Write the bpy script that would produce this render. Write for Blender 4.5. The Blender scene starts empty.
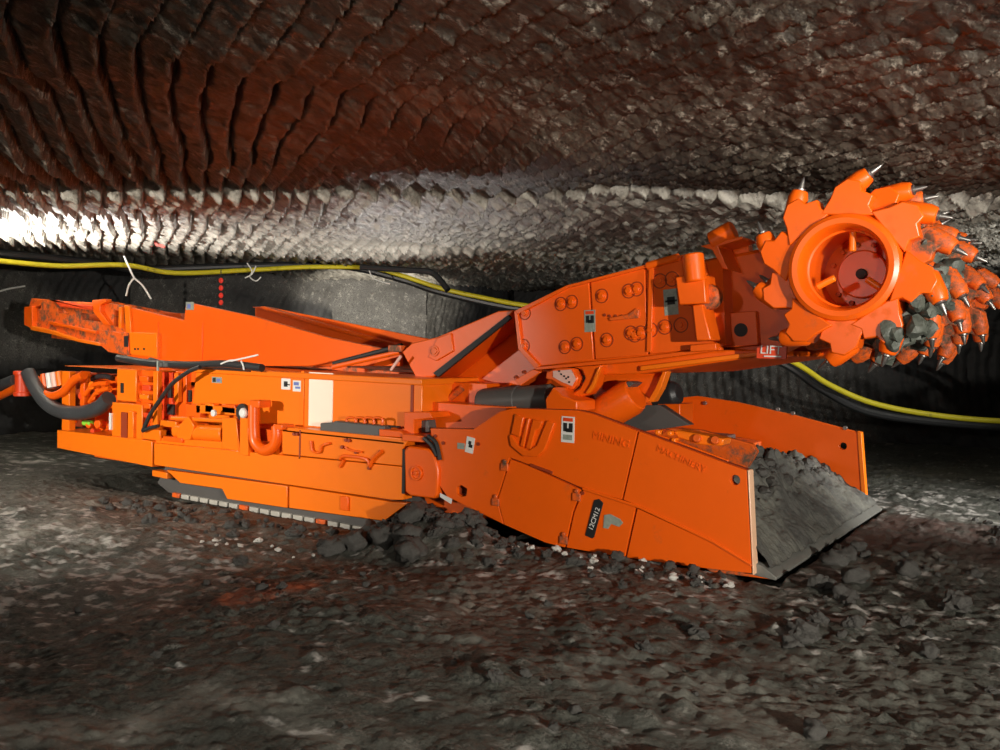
import bpy, bmesh, math, random
import numpy as np
from mathutils import Vector, Matrix, noise as mnoise
random.seed(7)
PI = math.pi
SC = bpy.context.scene
COL = SC.collection
# ------------------------------------------------------------------ camera (surveyed from two vanishing points)
F = 886.6
nv = lambda v: np.array(v, float) / np.linalg.norm(v)
_a = nv([-1290, -58, F]); _b = nv([610, -15, F])
Xc = -_a; Yc = nv(_b - _a * np.dot(_a, _b)); Zc = np.cross(Xc, Yc)
R = np.array([Xc, Yc, Zc])
CAM = np.array([1.8747, -5.6868, 1.45])
def P(px, py, Y=None, X=None, Z=None, D=None):
    """point of the place seen at a given bearing, on the plane Y=, X=, Z= or at depth D metres"""
    r = R @ np.array([px - 500, py - 375, F])
    if Y is not None: k = (Y - CAM[1]) / r[1]
    elif X is not None: k = (X - CAM[0]) / r[0]
    elif Z is not None: k = (Z - CAM[2]) / r[2]
    else: k = D / F
    return Vector(CAM + r * k)
def xz(pts, Y):
    return [(P(x, y, Y=Y).x, P(x, y, Y=Y).z) for x, y in pts]
cd = bpy.data.cameras.new('camera'); cam = bpy.data.objects.new('camera', cd); COL.objects.link(cam)
cd.sensor_width = 36; cd.lens = F / 1000 * 36; cd.clip_end = 200; cd.clip_start = .05
M4 = Matrix(((R[0][0], -R[0][1], -R[0][2], CAM[0]), (R[1][0], -R[1][1], -R[1][2], CAM[1]), (R[2][0], -R[2][1], -R[2][2], CAM[2]), (0, 0, 0, 1)))
cam.matrix_world = M4
SC.camera = cam

# ------------------------------------------------------------------ numpy noise
def _h(ix, iy, s):
    n = (ix.astype(np.int64) * 374761393 + iy.astype(np.int64) * 668265263 + s * 1442695041) & 0x7fffffff
    n = ((n ^ (n >> 13)) * 1274126177) & 0x7fffffff
    n = ((n ^ (n >> 15)) * 973541) & 0x7fffffff
    return (n ^ (n >> 12)).astype(np.float64) % 65536 / 65536.0
def vn(x, y, s=0):
    ix = np.floor(x); iy = np.floor(y); fx = x - ix; fy = y - iy
    u = fx * fx * (3 - 2 * fx); v = fy * fy * (3 - 2 * fy)
    return ((_h(ix, iy, s) * (1 - u) + _h(ix + 1, iy, s) * u) * (1 - v) + (_h(ix, iy + 1, s) * (1 - u) + _h(ix + 1, iy + 1, s) * u) * v) * 2 - 1
def fbm(x, y, o=4, s=0):
    t = 0; a = 1.; n = 0
    for i in range(o):
        t = t + a * vn(x + 17.3 * i, y - 9.1 * i, s + i); n += a; a *= .5; x, y = x * 1.62 - y * 1.22 + 3.7, x * 1.22 + y * 1.62 - 1.3
    return t / n
def cell(x, y, s=0):
    ix = np.floor(x); iy = np.floor(y); best = np.full(x.shape, 9.); idv = np.zeros(x.shape)
    for dx in (-1, 0, 1):
        for dy in (-1, 0, 1):
            cx = ix + dx; cy = iy + dy
            d = (cx + _h(cx, cy, s) - x) ** 2 + (cy + _h(cx, cy, s + 5) - y) ** 2
            m = d < best; best = np.where(m, d, best); idv = np.where(m, _h(cx, cy, s + 9), idv)
    return np.sqrt(best), idv
def sstep(a, b, x):
    t = np.clip((x - a) / (b - a), 0, 1); return t * t * (3 - 2 * t)

# ------------------------------------------------------------------ materials
def mat(name, col, rough=.5, metal=0., spec=.5, var=.12, vscale=6., bump=.0, bscale=40., dirt=None, dscale=3., dlo=.55, dhi=.75, coat=0.):
    m = bpy.data.materials.new(name); m.use_nodes = True; nt = m.node_tree; N = nt.nodes; L = nt.links
    b = N['Principled BSDF']; b.inputs['Roughness'].default_value = rough; b.inputs['Metallic'].default_value = metal
    b.inputs['Specular IOR Level'].default_value = spec; b.inputs['Coat Weight'].default_value = coat; b.inputs['Coat Roughness'].default_value = .12
    tc = N.new('ShaderNodeTexCoord')
    n1 = N.new('ShaderNodeTexNoise'); n1.inputs['Scale'].default_value = vscale; n1.inputs['Detail'].default_value = 6
    L.new(tc.outputs['Object'], n1.inputs['Vector'])
    mx = N.new('ShaderNodeMix'); mx.data_type = 'RGBA'
    c = Vector(col)
    mx.inputs[6].default_value = (*(c * (1 - var)), 1); mx.inputs[7].default_value = (*[min(1, v * (1 + var)) for v in c], 1)
    L.new(n1.outputs['Fac'], mx.inputs[0]); out = mx.outputs[2]
    if dirt:
        n2 = N.new('ShaderNodeTexNoise'); n2.inputs['Scale'].default_value = dscale; n2.inputs['Detail'].default_value = 8; n2.inputs['Roughness'].default_value = .7
        L.new(tc.outputs['Object'], n2.inputs['Vector'])
        rp = N.new('ShaderNodeValToRGB'); rp.color_ramp.elements[0].position = dlo; rp.color_ramp.elements[1].position = dhi
        L.new(n2.outputs['Fac'], rp.inputs[0])
        m2 = N.new('ShaderNodeMix'); m2.data_type = 'RGBA'; L.new(rp.outputs[0], m2.inputs[0]); L.new(out, m2.inputs[6]); m2.inputs[7].default_value = (*dirt, 1)
        out = m2.outputs[2]
        mr = N.new('ShaderNodeMapRange'); mr.inputs[3].default_value = rough; mr.inputs[4].default_value = .8
        L.new(rp.outputs[0], mr.inputs[0]); L.new(mr.outputs[0], b.inputs['Roughness'])
    L.new(out, b.inputs['Base Color'])
    if bump:
        n3 = N.new('ShaderNodeTexNoise'); n3.inputs['Scale'].default_value = bscale; n3.inputs['Detail'].default_value = 6
        L.new(tc.outputs['Object'], n3.inputs['Vector'])
        bp = N.new('ShaderNodeBump'); bp.inputs['Strength'].default_value = bump; bp.inputs['Distance'].default_value = .02
        L.new(n3.outputs['Fac'], bp.inputs['Height']); L.new(bp.outputs[0], b.inputs['Normal'])
    return m
ORANGE = mat('orange_paint', (.90, .120, .003), .34, spec=.5, var=.05, bump=.04, bscale=9, dirt=(.45, .10, .02), dscale=4, dlo=.62, dhi=.85)
ORANGE2 = mat('gloss_orange_paint', (.90, .120, .008), .28, spec=.5, var=.04, bump=.03, bscale=5)
ORANGE_B = mat('bright_orange_paint', (.95, .19, .006), .30, spec=.5, var=.05, bump=.03, bscale=8)
ORANGE_D = mat('scuffed_orange_paint', (.80, .12, .01), .45, var=.1, bump=.15, bscale=25, dirt=(.12, .07, .04), dscale=7, dlo=.48, dhi=.62)
RED = mat('red_orange_paint', (.75, .06, .01), .4, var=.1)
GAP = mat('dark_orange_backing', (.30, .035, .004), .6)
PADM = mat('worn_pad_steel', (.45, .43, .38), .4, var=.3)
STEEL = mat('bare_steel', (.33, .31, .29), .38, metal=.9, var=.3)
GREYMETAL = mat('grey_painted_metal', (.09, .085, .08), .45, var=.15)
RUBBER = mat('black_rubber', (.025, .026, .027), .42, var=.3, bump=.1, bscale=60)
HOSE = mat('grey_hose', (.05, .052, .055), .38, var=.3, bump=.2, bscale=90)
BLACK = mat('black_plate', (.012, .012, .012), .6)
WHITE = mat('white_label', (.75, .74, .7), .4)
PALE = mat('pale_pink_label', (.80, .50, .42), .35)
BLUEL = mat('blue_label', (.15, .2, .5), .4)
GREYL = mat('grey_green_label', (.28, .31, .26), .5, var=.4, vscale=40)
YELLOW = mat('yellow_cable_sheath', (.72, .62, .02), .5, dirt=(.12, .11, .05), dscale=1.5, dlo=.60, dhi=.7)
TWINE = mat('white_twine', (.8, .8, .76), .6)
REDP = mat('red_plastic', (.9, .05, .03), .35)
GREENP = mat('green_fitting', (.25, .7, .05), .4)
MUD = mat('packed_mud', (.085, .095, .078), .55, var=.5, vscale=15, bump=.6, bscale=25)
COAL = mat('dusty_muck', (.075, .075, .068), .75, var=.6, vscale=9, bump=.8, bscale=22, dirt=(.13, .13, .11), dscale=2.2, dlo=.45, dhi=.6)
LUMP = mat('dark_muck_lump', (.065, .062, .056), .7, var=.5, vscale=8, bump=.6, bscale=20)
PALEROCK = mat('pale_salt_stone', (.55, .54, .5), .5, var=.3, vscale=9, bump=.4, bscale=20)

# ------------------------------------------------------------------ mesh helpers
class MB:
    def __init__(s): s.v = []; s.f = []
    def add(s, v, f):
        o = len(s.v); s.v += [tuple(p) for p in v]; s.f += [tuple(i + o for i in q) for q in f]; return s
    def box(s, x0, x1, y0, y1, z0, z1):
        v = [(x, y, z) for x in (x0, x1) for y in (y0, y1) for z in (z0, z1)]
        return s.add(v, [(0, 1, 3, 2), (4, 6, 7, 5), (0, 4, 5, 1), (2, 3, 7, 6), (0, 2, 6, 4), (1, 5, 7, 3)])
    def prism(s, pts, y0, y1):
        n = len(pts)
        v = [(x, y0, z) for x, z in pts] + [(x, y1, z) for x, z in pts]
        return s.add(v, [tuple(range(n)), tuple(reversed(range(n, 2 * n)))] + [(i, (i + 1) % n, (i + 1) % n + n, i + n) for i in range(n)])
    def pp(s, pts, y0, y1):                     # prism from bearings, on plane y0
        return s.prism(xz(pts, y0), y0, y1)
    def bp(s, x0, y0, x1, y1, Y0, Y1):          # box from two opposite corners seen on plane Y0
        a = P(x0, y0, Y=Y0); b = P(x1, y1, Y=Y0)
        return s.box(min(a.x, b.x), max(a.x, b.x), Y0, Y1, min(a.z, b.z), max(a.z, b.z))
    def rev(s, p0, p1, prof, n=24, cap=True):   # prof: list of (t along 0..1, radius)
        p0 = Vector(p0); p1 = Vector(p1); d = (p1 - p0).normalized()
        u = d.orthogonal().normalized(); w = d.cross(u)
        v = []
        for t, r in prof:
            c = p0.lerp(p1, t)
            v += [c + (u * math.cos(2 * PI * k / n) + w * math.sin(2 * PI * k / n)) * r for k in range(n)]
        f = [(j * n + k, j * n + (k + 1) % n, (j + 1) * n + (k + 1) % n, (j + 1) * n + k) for j in range(len(prof) - 1) for k in range(n)]
        if cap: f += [tuple(reversed(range(n))), tuple(range((len(prof) - 1) * n, len(prof) * n))]
        return s.add(v, f)
    def cyl(s, p0, p1, r, n=20): return s.rev(p0, p1, [(0, r), (1, r)], n)
    def tube(s, pts, r, n=10, sub=6, cap=True):
        pts = [Vector(p) for p in pts]; q = []
        if len(pts) > 2 and sub > 1:
            e = [pts[0] * 2 - pts[1]] + pts + [pts[-1] * 2 - pts[-2]]
            for i in range(1, len(e) - 2):
                for k in range(sub):
                    t = k / sub; a, b, c, d = e[i - 1], e[i], e[i + 1], e[i + 2]
                    q.append(.5 * ((2 * b) + (c - a) * t + (2 * a - 5 * b + 4 * c - d) * t * t + (3 * b - a - 3 * c + d) * t ** 3))
            q.append(pts[-1])
        else: q = pts
        v = []; u = None
        for i, p in enumerate(q):
            d = (q[min(i + 1, len(q) - 1)] - q[max(i - 1, 0)]).normalized()
            if u is None: u = d.orthogonal().normalized()
            else: u = (u - d * u.dot(d)).normalized()
            w = d.cross(u)
            v += [p + (u * math.cos(2 * PI * k / n) + w * math.sin(2 * PI * k / n)) * r for k in range(n)]
        f = [(j * n + k, j * n + (k + 1) % n, (j + 1) * n + (k + 1) % n, (j + 1) * n + k) for j in range(len(q) - 1) for k in range(n)]
        if cap: f += [tuple(reversed(range(n))), tuple(range((len(q) - 1) * n, len(q) * n))]
        return s.add(v, f)
    def build(s, name, m, parent=None, bevel=.006, smooth=True, seg=2):
        me = bpy.data.meshes.new(name); me.from_pydata(s.v, [], s.f); me.materials.append(m)
        bm = bmesh.new(); bm.from_mesh(me); bmesh.ops.recalc_face_normals(bm, faces=bm.faces)
        if smooth:
            for f in bm.faces: f.smooth = True
            for e in bm.edges:
                if len(e.link_faces) == 2 and e.calc_face_angle(0) > .6: e.smooth = False
        bm.to_mesh(me); bm.free()
        o = bpy.data.objects.new(name, me); COL.objects.link(o)
        if parent is not None: attach(o, parent)
        if bevel:
            b = o.modifiers.new('bevel', 'BEVEL'); b.width = bevel; b.segments = seg; b.limit_method = 'ANGLE'; b.angle_limit = .7; b.harden_normals = False
        return o
def mworld(o):
    m = o.matrix_basis.copy() if o.parent is None else mworld(o.parent) @ o.matrix_parent_inverse @ o.matrix_basis
    return m
def attach(o, parent):
    o.parent = parent; o.matrix_parent_inverse = mworld(parent).inverted()
def tag(o, label=None, cat=None, group=None, kind=None):
    if label: o['label'] = label
    if cat: o['category'] = cat
    if group: o['group'] = group
    if kind: o['kind'] = kind
    return o
def empty(name, loc):
    o = bpy.data.objects.new(name, None); COL.objects.link(o); o.location = loc; o.empty_display_size = .1; return o
def copy_at(src, parent, mtx):
    c = src.copy(); COL.objects.link(c); c.parent = parent
    c.matrix_parent_inverse = mworld(parent).inverted(); c.matrix_basis = mtx; return c
def holed(name, outer, holes, y0, y1, m, parent, bevel=.005):
    bm = bmesh.new(); es = []
    for loop in [outer] + holes:
        vs = [bm.verts.new((x, y0, z)) for x, z in loop]
        es += [bm.edges.new((vs[i], vs[(i + 1) % len(vs)])) for i in range(len(vs))]
    bmesh.ops.triangle_fill(bm, edges=es, use_beauty=True, use_dissolve=False, normal=(0, -1, 0))
    r = bmesh.ops.extrude_face_region(bm, geom=bm.faces[:])
    bmesh.ops.translate(bm, verts=[g for g in r['geom'] if isinstance(g, bmesh.types.BMVert)], vec=(0, y1 - y0, 0))
    bmesh.ops.recalc_face_normals(bm, faces=bm.faces)
    me = bpy.data.meshes.new(name); bm.to_mesh(me); bm.free(); me.materials.append(m)
    o = bpy.data.objects.new(name, me); COL.objects.link(o)
    if parent is not None: attach(o, parent)
    if bevel:
        b = o.modifiers.new('bevel', 'BEVEL'); b.width = bevel; b.segments = 2; b.limit_method = 'ANGLE'; b.angle_limit = .7
    return o
def inset(pts, d):
    n = len(pts); ar = sum(pts[i][0] * pts[(i + 1) % n][1] - pts[(i + 1) % n][0] * pts[i][1] for i in range(n)); sg = 1 if ar > 0 else -1
    out = []
    for i in range(n):
        p0 = Vector(pts[i - 1]); p = Vector(pts[i]); p1 = Vector(pts[(i + 1) % n])
        e0 = (p - p0).normalized(); e1 = (p1 - p).normalized()
        n0 = Vector((-e0.y, e0.x)) * sg; n1 = Vector((-e1.y, e1.x)) * sg
        b = n0 + n1; k = max(b.dot(b) / 2, .3)
        out.append(tuple(p + b * (d / k)))
    return out
def circ(cx, cz, r, n=20): return [(cx + r * math.cos(2 * PI * k / n), cz + r * math.sin(2 * PI * k / n)) for k in range(n)]
def text_mesh(name, s, size, mtx, m, parent, ext=.002):
    cu = bpy.data.curves.new('t', 'FONT'); cu.body = s; cu.size = size; cu.extrude = ext; cu.align_x = 'CENTER'; cu.align_y = 'CENTER'
    t = bpy.data.objects.new('t', cu); COL.objects.link(t)
    bpy.context.view_layer.update()
    me = bpy.data.meshes.new_from_object(t.evaluated_get(bpy.context.evaluated_depsgraph_get()))
    bpy.data.objects.remove(t); me.transform(mtx); me.materials.clear(); me.materials.append(m); me.name = name
    o = bpy.data.objects.new(name, me); COL.objects.link(o); attach(o, parent); return o
def face_mtx(p, ang=0.):                     # text standing in the XZ plane, reading from -Y
    return Matrix.Translation(p) @ Matrix.Rotation(ang, 4, 'Y') @ Matrix.Rotation(PI / 2, 4, 'X')

# ------------------------------------------------------------------ THE MACHINE
MINER = empty('continuous_miner', (-4, 1.65, -.15))
tag(MINER, 'bright orange tracked mining machine with raised toothed cutter drum and muck filled scoop', 'mining machine')

# --- chassis -------------------------------------------------------
chassis = MB().box(-8.2, -2.2, .35, 3.0, .0, .95).build('chassis', ORANGE, MINER)
deck = MB().box(-8.3, -3.15, .24, 3.05, .95, 1.0).build('deck_floor', ORANGE, MINER)
m = MB(); m.pp([(57, 430), (152, 441), (152, 467), (57, 448)], .0, .4); m.build('rear_bumper_beam', ORANGE_B, MINER)
m = MB(); m.pp([(154, 443), (300, 457), (403, 467), (403, 500), (392, 500), (154, 465)], .0, .12); beam = m.build('side_beam', ORANGE_B, MINER)
MB().pp([(282, 427), (409, 439), (403, 448), (403, 466), (301, 456), (282, 454)], .004, .34).build('side_panel', ORANGE_B, MINER)
MB().pp([(152, 470), (167, 473), (167, 479), (152, 476)], .02, .12).build('bracket', ORANGE_B, MINER)
MB().pp([(166, 470), (287, 486), (287, 508), (227, 499), (222, 489), (180, 483)], .01, .08).build('track_skirt', ORANGE_B, MINER)
MB().pp([(289, 486), (392, 502), (408, 503), (384, 521), (289, 508)], .01, .08).build('track_skirt', ORANGE_B, MINER)
# rounded pivot block
m = MB(); pts = [(404, 450), (408, 446), (428, 449), (434, 455), (438, 470), (437, 495), (434, 499), (410, 496), (405, 492)]
pb = m.pp(pts, -.03, .25).build('pivot_block', ORANGE, MINER, bevel=.015)
c = P(417, 473, Y=-.03)
MB().rev(c + Vector((0, .0, 0)), c + Vector((0, -.02, 0)), [(0, .062), (1, .062), (1, .045), (.3, .045), (.3, .018), (1.2, .018)], 28).build('pivot_pin', ORANGE, pb, bevel=.003)
MB().bp(402.5, 449, 404.5, 494, -.005, .0).build('seam_strip', BLACK, pb, bevel=0)
# joint seams and small pipe work on the side panel
MB().bp(299.2, 430, 300.2, 459, .0, .004).build('seam_strip', GAP, beam, bevel=0)
for pts, r in (([(311, 441), (313, 451), (320, 452), (322, 446), (330, 443)], .011), ([(340, 459), (345, 456), (366, 459), (370, 466), (373, 459), (382, 451)], .016), ([(340, 467), (344, 460)], .016),
               ([(345, 447), (350, 450), (362, 452)], .009)):
    MB().tube([P(x, y, Y=-.015) for x, y in pts], r, 8, 3).build('hose_bracket', ORANGE, beam, bevel=0)
m = MB()
for x, y in ((347, 440), (350, 440.5), (343, 447), (357, 452), (381, 452), (343, 463), (370, 468), (295, 434), (298, 434)): 
    p = P(x, y, Y=-.001); m.cyl(p + Vector((0, .01, 0)), p - Vector((0, .02, 0)), .016, 8)
m.build('bolt_row', GAP, beam, bevel=0)
MB().pp([(340, 496), (348, 497), (348, 511), (340, 510)], -.012, .01).build('hinge', ORANGE, MINER)
# --- upper cover
cov = MB().prism([(P(196, 376, Y=.2).x, 1.13), (-2.98, 1.13), (-2.98, .58), (P(190, 430, Y=.2).x, .58)], .2, 1.0).build('engine_cover', ORANGE_B, MINER, bevel=.012)
MB().box(P(190, 370, Y=.17).x, -2.96, .17, 1.05, 1.1, 1.155).build('cover_lid', ORANGE_B, MINER, bevel=.01)
MB().box(-2.98, -2.6, .62, 1.6, .45, 1.12).build('cover_end', ORANGE, MINER)
MB().box(-7.9, -3.0, 1.0, 3.0, .95, 1.12).build('top_deck', ORANGE, MINER)
MB().bp(301, 371, 303, 427, .188, .2).build('cover_joint', ORANGE_B, cov, bevel=.002)
# glossy panel with the lamp's white glare put into its colour
MB().bp(309, 372, 332, 428, .192, .202).build('glare_panel', mat('painted_glare', (1., .85, .70), .2, var=.03), cov, bevel=.003)
MB().bp(411, 382, 412.5, 428, .19, .2).build('cover_joint', GAP, cov, bevel=0)
def decal(cx, cy, w, h, Y, m, parent, marks=(), rot=0, ptext=None):
    p = P(cx, cy, Y=Y); q = P(cx + w / 2, cy, Y=Y); hw = abs(q.x - p.x); hh = h * abs(P(cx, cy + 1, Y=Y).z - p.z) / 2
    def loc(u, v):
        x = u * hw; z = v * hh; return (p.x + x * math.cos(rot) - z * math.sin(rot), p.z + x * math.sin(rot) + z * math.cos(rot))
    o = MB().prism([loc(-1, -1), loc(1, -1), loc(1, 1), loc(-1, 1)], Y - .003, Y + .002).build('warning_label', m, parent, bevel=0)
    for (u0, v0, u1, v1, mm) in marks:
        MB().prism([loc(u0, v0), loc(u1, v0), loc(u1, v1), loc(u0, v1)], Y - .005, Y - .0028).build('label_print', mm, o, bevel=0)
    return o
wl = [(-.75, .62, .75, .9, RED), (-.7, -.15, -.1, .5, BLACK), (.15, -.2, .75, .5, BLACK), (-.3, -.2, .3, .1, BLACK), (-.7, -.8, .7, -.4, GREYL)]
decal(286, 384, 9, 11, .199, WHITE, cov if False else MINER, [(-.4, -.5, .4, .5, BLACK), (-.1, -.2, .9, 0, BLACK)])
decal(298, 386, 10, 11, .199, WHITE, MINER, [(-.8, .1, .2, .7, BLUEL), (-.5, -.5, .5, -.1, BLUEL)])
decal(217, 380, 10, 6, .199, GREYL, MINER, [(-.8, -.7, -.2, .7, BLACK), (0, -.5, .7, .5, BLUEL)])
# ledge with grey cylinder
MB().box(P(282, 428, Y=.0).x, -3.0, .004, .3, .60, .625).build('side_ledge', ORANGE_B, MINER)
gc = MB().pp([(320, 423), (333, 422), (335, 421), (384, 426), (384, 437), (334, 434.5), (333, 432.5), (320, 431)], .04, .14).build('grey_valve_box', GREYMETAL, MINER, bevel=.01)
for i in range(4):
    x = 347 + i * 9
    MB().tube([P(x, 424, Y=.09), P(x, 418, Y=.09), P(x + 8, 418.5, Y=.09), P(x + 8, 426, Y=.09)], .012, 6, 3).build('grab_handle', ORANGE, gc, bevel=0)
m = MB(); m.pp([(379, 429), (400, 431), (409, 438), (379, 436)], .02, .15); m.build('end_bracket', ORANGE, MINER)
MB().bp(384, 425, 398, 428, .1, .14).build('cable_plug', BLACK, MINER)
# --- front of chassis, articulation area
MB().pp([(404, 412), (430, 412), (432, 418), (414, 420), (414, 434), (404, 433)], .1, .5).build('front_bracket', ORANGE, MINER)
MB().pp([(402, 434), (432, 437), (432, 443), (402, 441)], -.01, .3).build('front_ledge', ORANGE, MINER)
MB().pp([(416, 421), (428, 420), (430, 432), (416, 433)], .2, .3).build('dark_gear_housing', GREYMETAL, MINER)
for pts in ([(424, 438), (432, 446), (437, 456)], [(428, 436), (436, 443), (440, 460)]):
    MB().tube([P(x, y, Y=-.02) for x, y in pts], .018, 8, 4).build('hydraulic_hose', RUBBER, MINER, bevel=0)
MB().box(-2.95, -1.2, .4, 3.0, .35, .62).build('front_frame', GREYMETAL, MINER)
MB().box(-2.75, -1.9, .75, 2.7, .5, 1.05).build('turret_block', ORANGE, MINER)
MB().bp(440, 380, 478, 392, .8, 1.2).build('turret_link', ORANGE, MINER)
for i, (a, b, Y) in enumerate((((442, 405), (462, 388), .6), ((446, 388), (470, 402), .7), ((455, 415), (480, 384), .75))):
    MB().cyl(P(*a, Y=Y), P(*b, Y=Y), .03, 12).build('hydraulic_ram', ORANGE_D, MINER, bevel=0)
# --- rear compartment
rr = .05
rc = MB().bp(65, 366, 160, 371, .05, 1.0).build('rear_roof_plate', ORANGE_B, MINER)
MB().bp(62, 371, 69, 432, .06, .14).build('rear_post', ORANGE_B, MINER)
MB().bp(80, 371, 84, 407, .12, .2).build('rear_post', ORANGE, MINER)
MB().bp(70, 371, 118, 432, .36, .4).build('compartment_back', GAP, MINER)
m = MB(); m.bp(117, 369, 136, 402, .05, .4); 
rp = m.build('rear_access_panel', ORANGE_B, MINER)
MB().bp(120.5, 383, 123, 393, .04, .05).build('slot', BLACK, rp, bevel=0)
m = MB(); m.bp(112, 402, 142, 440, .02, .4); rp2 = m.build('rear_lower_box', ORANGE_B, MINER)
MB().bp(121, 412, 127, 438, .01, .02).build('slot', GAP, rp2, bevel=0)
MB().bp(128, 411, 133, 438, -.02, .02).build('stiffener', ORANGE_B, rp2)
MB().bp(109, 413, 111, 430, .0, .02).build('white_gauge', WHITE, rp2, bevel=0)
MB().bp(136, 369, 153, 432, .12, .4).build('valve_bank_plate', ORANGE, MINER)
for i in range(5):
    y = 376 + i * 9
    MB().bp(139 + (i % 2) * 3, y, 148 + (i % 2) * 2, y + 6, .04, .12).build('valve_block', (ORANGE, RED, ORANGE_B)[i % 3], MINER)
MB().bp(153, 371, 157, 435, .06, .12).build('rear_post', ORANGE_B, MINER)
MB().bp(157, 371, 172, 425, .2, .4).build('red_panel', RED, MINER)
MB().bp(172, 371, 196, 425, .24, .4).build('red_panel', ORANGE, MINER)
for (x0, y0, x1, y1) in ((167.5, 386, 170.5, 398), (167, 404, 173, 415), (188, 390, 190, 402), (145, 380, 148, 395)):
    MB().bp(x0, y0, x1, y1, .17, .2).build('rubber_grommet', BLACK, MINER, bevel=.004)
for (x0, y0, x1, y1, Y0) in ((174, 373, 178, 402, .16), (183, 372, 186, 404, .18), (160, 420, 176, 428, .06), (142, 428, 160, 441, .03), (163, 436, 182, 443, .02), (186, 404, 200, 420, .1), (205, 403, 213, 413, .1), (222, 404, 235, 414, .1)):
    MB().bp(x0, y0, x1, y1, Y0, Y0 + .08).build('fitting', random.choice((ORANGE, ORANGE_B, ORANGE_B)), MINER)
for cx, cy, r in ((98, 386, .05), (92, 380, .04), (88, 396, .05), (104, 392, .04), (100, 398, .035), (75, 420, .05), (95, 425, .04), (104, 424, .05), (99, 431, .03), (110, 399, .03)):
    p = P(cx, cy, Y=.22); MB().cyl(p, p + Vector((.02, -.1, .01)), r, 12).build('hose_fitting', random.choice((ORANGE, RED, ORANGE_B, ORANGE)), MINER)
p = P(87, 423, Y=.15); MB().cyl(p - Vector((.06, 0, 0)), p + Vector((.1, 0, 0)), .035, 12).build('green_fitting', GREENP, MINER)
hoses = [([(28, 372), (34, 385), (45, 401), (60, 411), (80, 413), (98, 408), (109, 398)], .0, .085, HOSE), ([(40, 392), (52, 396), (64, 391), (74, 380), (84, 375)], .03, .05, ORANGE),
         ([(-30, 398), (0, 386), (16, 380)], .05, .075, HOSE), ([(-30, 410), (0, 396), (16, 388)], .02, .05, ORANGE), ([(36, 381), (50, 386), (62, 378)], .2, .07, ORANGE),
         ([(88, 385), (94, 378), (104, 376), (112, 378)], .2, .03, RUBBER), ([(85, 395), (94, 385), (108, 383)], .14, .03, ORANGE), ([(90, 402), (98, 392), (110, 388)], .14, .03, ORANGE)]
for pts, Y, r, mm in hoses:
    MB().tube([P(x, y, Y=Y) for x, y in pts], r, 12, 6).build('hydraulic_hose', mm, MINER, bevel=0)
hc = MB(); a = P(23, 371, Y=.0); b = P(23, 396, Y=.0); hc.rev(a, b, [(0, .11), (.15, .11), (.15, .09), (.85, .09), (.85, .11), (1, .11)], 20); hc.build('hose_clamp', RED, MINER)
for i in range(4):
    x = 44 + i * 5
    MB().cyl(P(x, 374 - i * .8, Y=.1), P(x + 2, 389 - i, Y=.1), .045, 10).build('hose_end', (ORANGE, WHITE if i == 1 else PALE, PALE, ORANGE_B)[i], MINER, bevel=.004)
# mid-side plumbing
MB().cyl(P(172, 418, Y=.08), P(229, 421, Y=.08), .022, 10).build('push_rod', ORANGE_B, MINER, bevel=0)
MB().cyl(P(178, 431, Y=.12), P(226, 434, Y=.12), .085, 20).build('side_tank', ORANGE_B, MINER, bevel=.01)
MB().pp([(180, 424), (188, 416), (194, 426), (190, 440), (176, 440)], .03, .1).build('tank_bracket', ORANGE_B, MINER)
MB().pp([(222, 418), (236, 418), (240, 452), (222, 448)], .03, .12).build('tank_bracket', ORANGE_B, MINER)
MB().bp(240, 414, 248, 456, -.02, .08).build('lever_post', ORANGE_B, MINER)
p = P(244.5, 413, Y=-.03); MB().rev(p, p + Vector((0, -.04, 0)), [(0, .05), (.6, .05), (1, .035)], 20).build('white_end_cap', WHITE, MINER)
p = P(244.5, 412, Y=.06); MB().cyl(p, p + Vector((0, -.04, 0)), .085, 20).build('rubber_collar', RUBBER, MINER)
p = P(215, 413, Y=.02); MB().cyl(p, p + Vector((0, -.03, 0)), .035, 16).build('white_end_cap', WHITE, MINER)
MB().tube([P(x, y, Y=.0) for x, y in ((254, 405), (254, 430), (256, 443), (264, 450), (273, 447), (277, 438), (277, 426))], .055, 14, 6).build('bent_pipe', ORANGE, MINER, bevel=0)
MB().bp(250, 400, 259, 408, -.05, .1).build('pipe_flange', ORANGE, MINER); MB().bp(273, 424, 282, 430, -.05, .1).build('pipe_flange', ORANGE, MINER)
MB().pp([(196, 404), (240, 408), (240, 416), (196, 413)], .1, .2).build('manifold', ORANGE_B, MINER)
MB().pp([(155, 437), (282, 446), (282, 456), (155, 444)], .05, .35).build('inner_ledge', ORANGE_B, MINER)
# black hoses over the cover
for pts, Y, r in (([(143, 431), (150, 415), (160, 400), (172, 384), (188, 372), (200, 367)], .0, .022), ([(118, 358), (150, 363), (190, 365), (225, 364), (262, 368)], .12, .04),
                  ([(143, 431), (150, 428), (158, 426)], .0, .02), ([(150, 360), (175, 366), (215, 367), (250, 369)], .16, .03)):
    MB().tube([P(x, y, Y=Y) for x, y in pts], r, 10, 6).build('black_cable', RUBBER, MINER, bevel=0)
for pts in ([(221, 364), (228, 361), (236, 360)], [(241, 361), (243, 365), (244, 370)], [(231, 361), (245, 358), (258, 355)]):
    MB().tube([P(x, y, Y=.07) for x, y in pts], .009, 6, 4).build('cable_tie', TWINE, MINER, bevel=0)
for x in (162, 167): MB().cyl(P(x, 362, Y=.1), P(x, 367, Y=.1), .04, 10).build('plug', GREYMETAL, MINER)
MB().cyl(P(158, 361, Y=.08), P(157, 433, Y=.08), .014, 8).build('sight_tube', GREYL, MINER, bevel=0)

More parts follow.
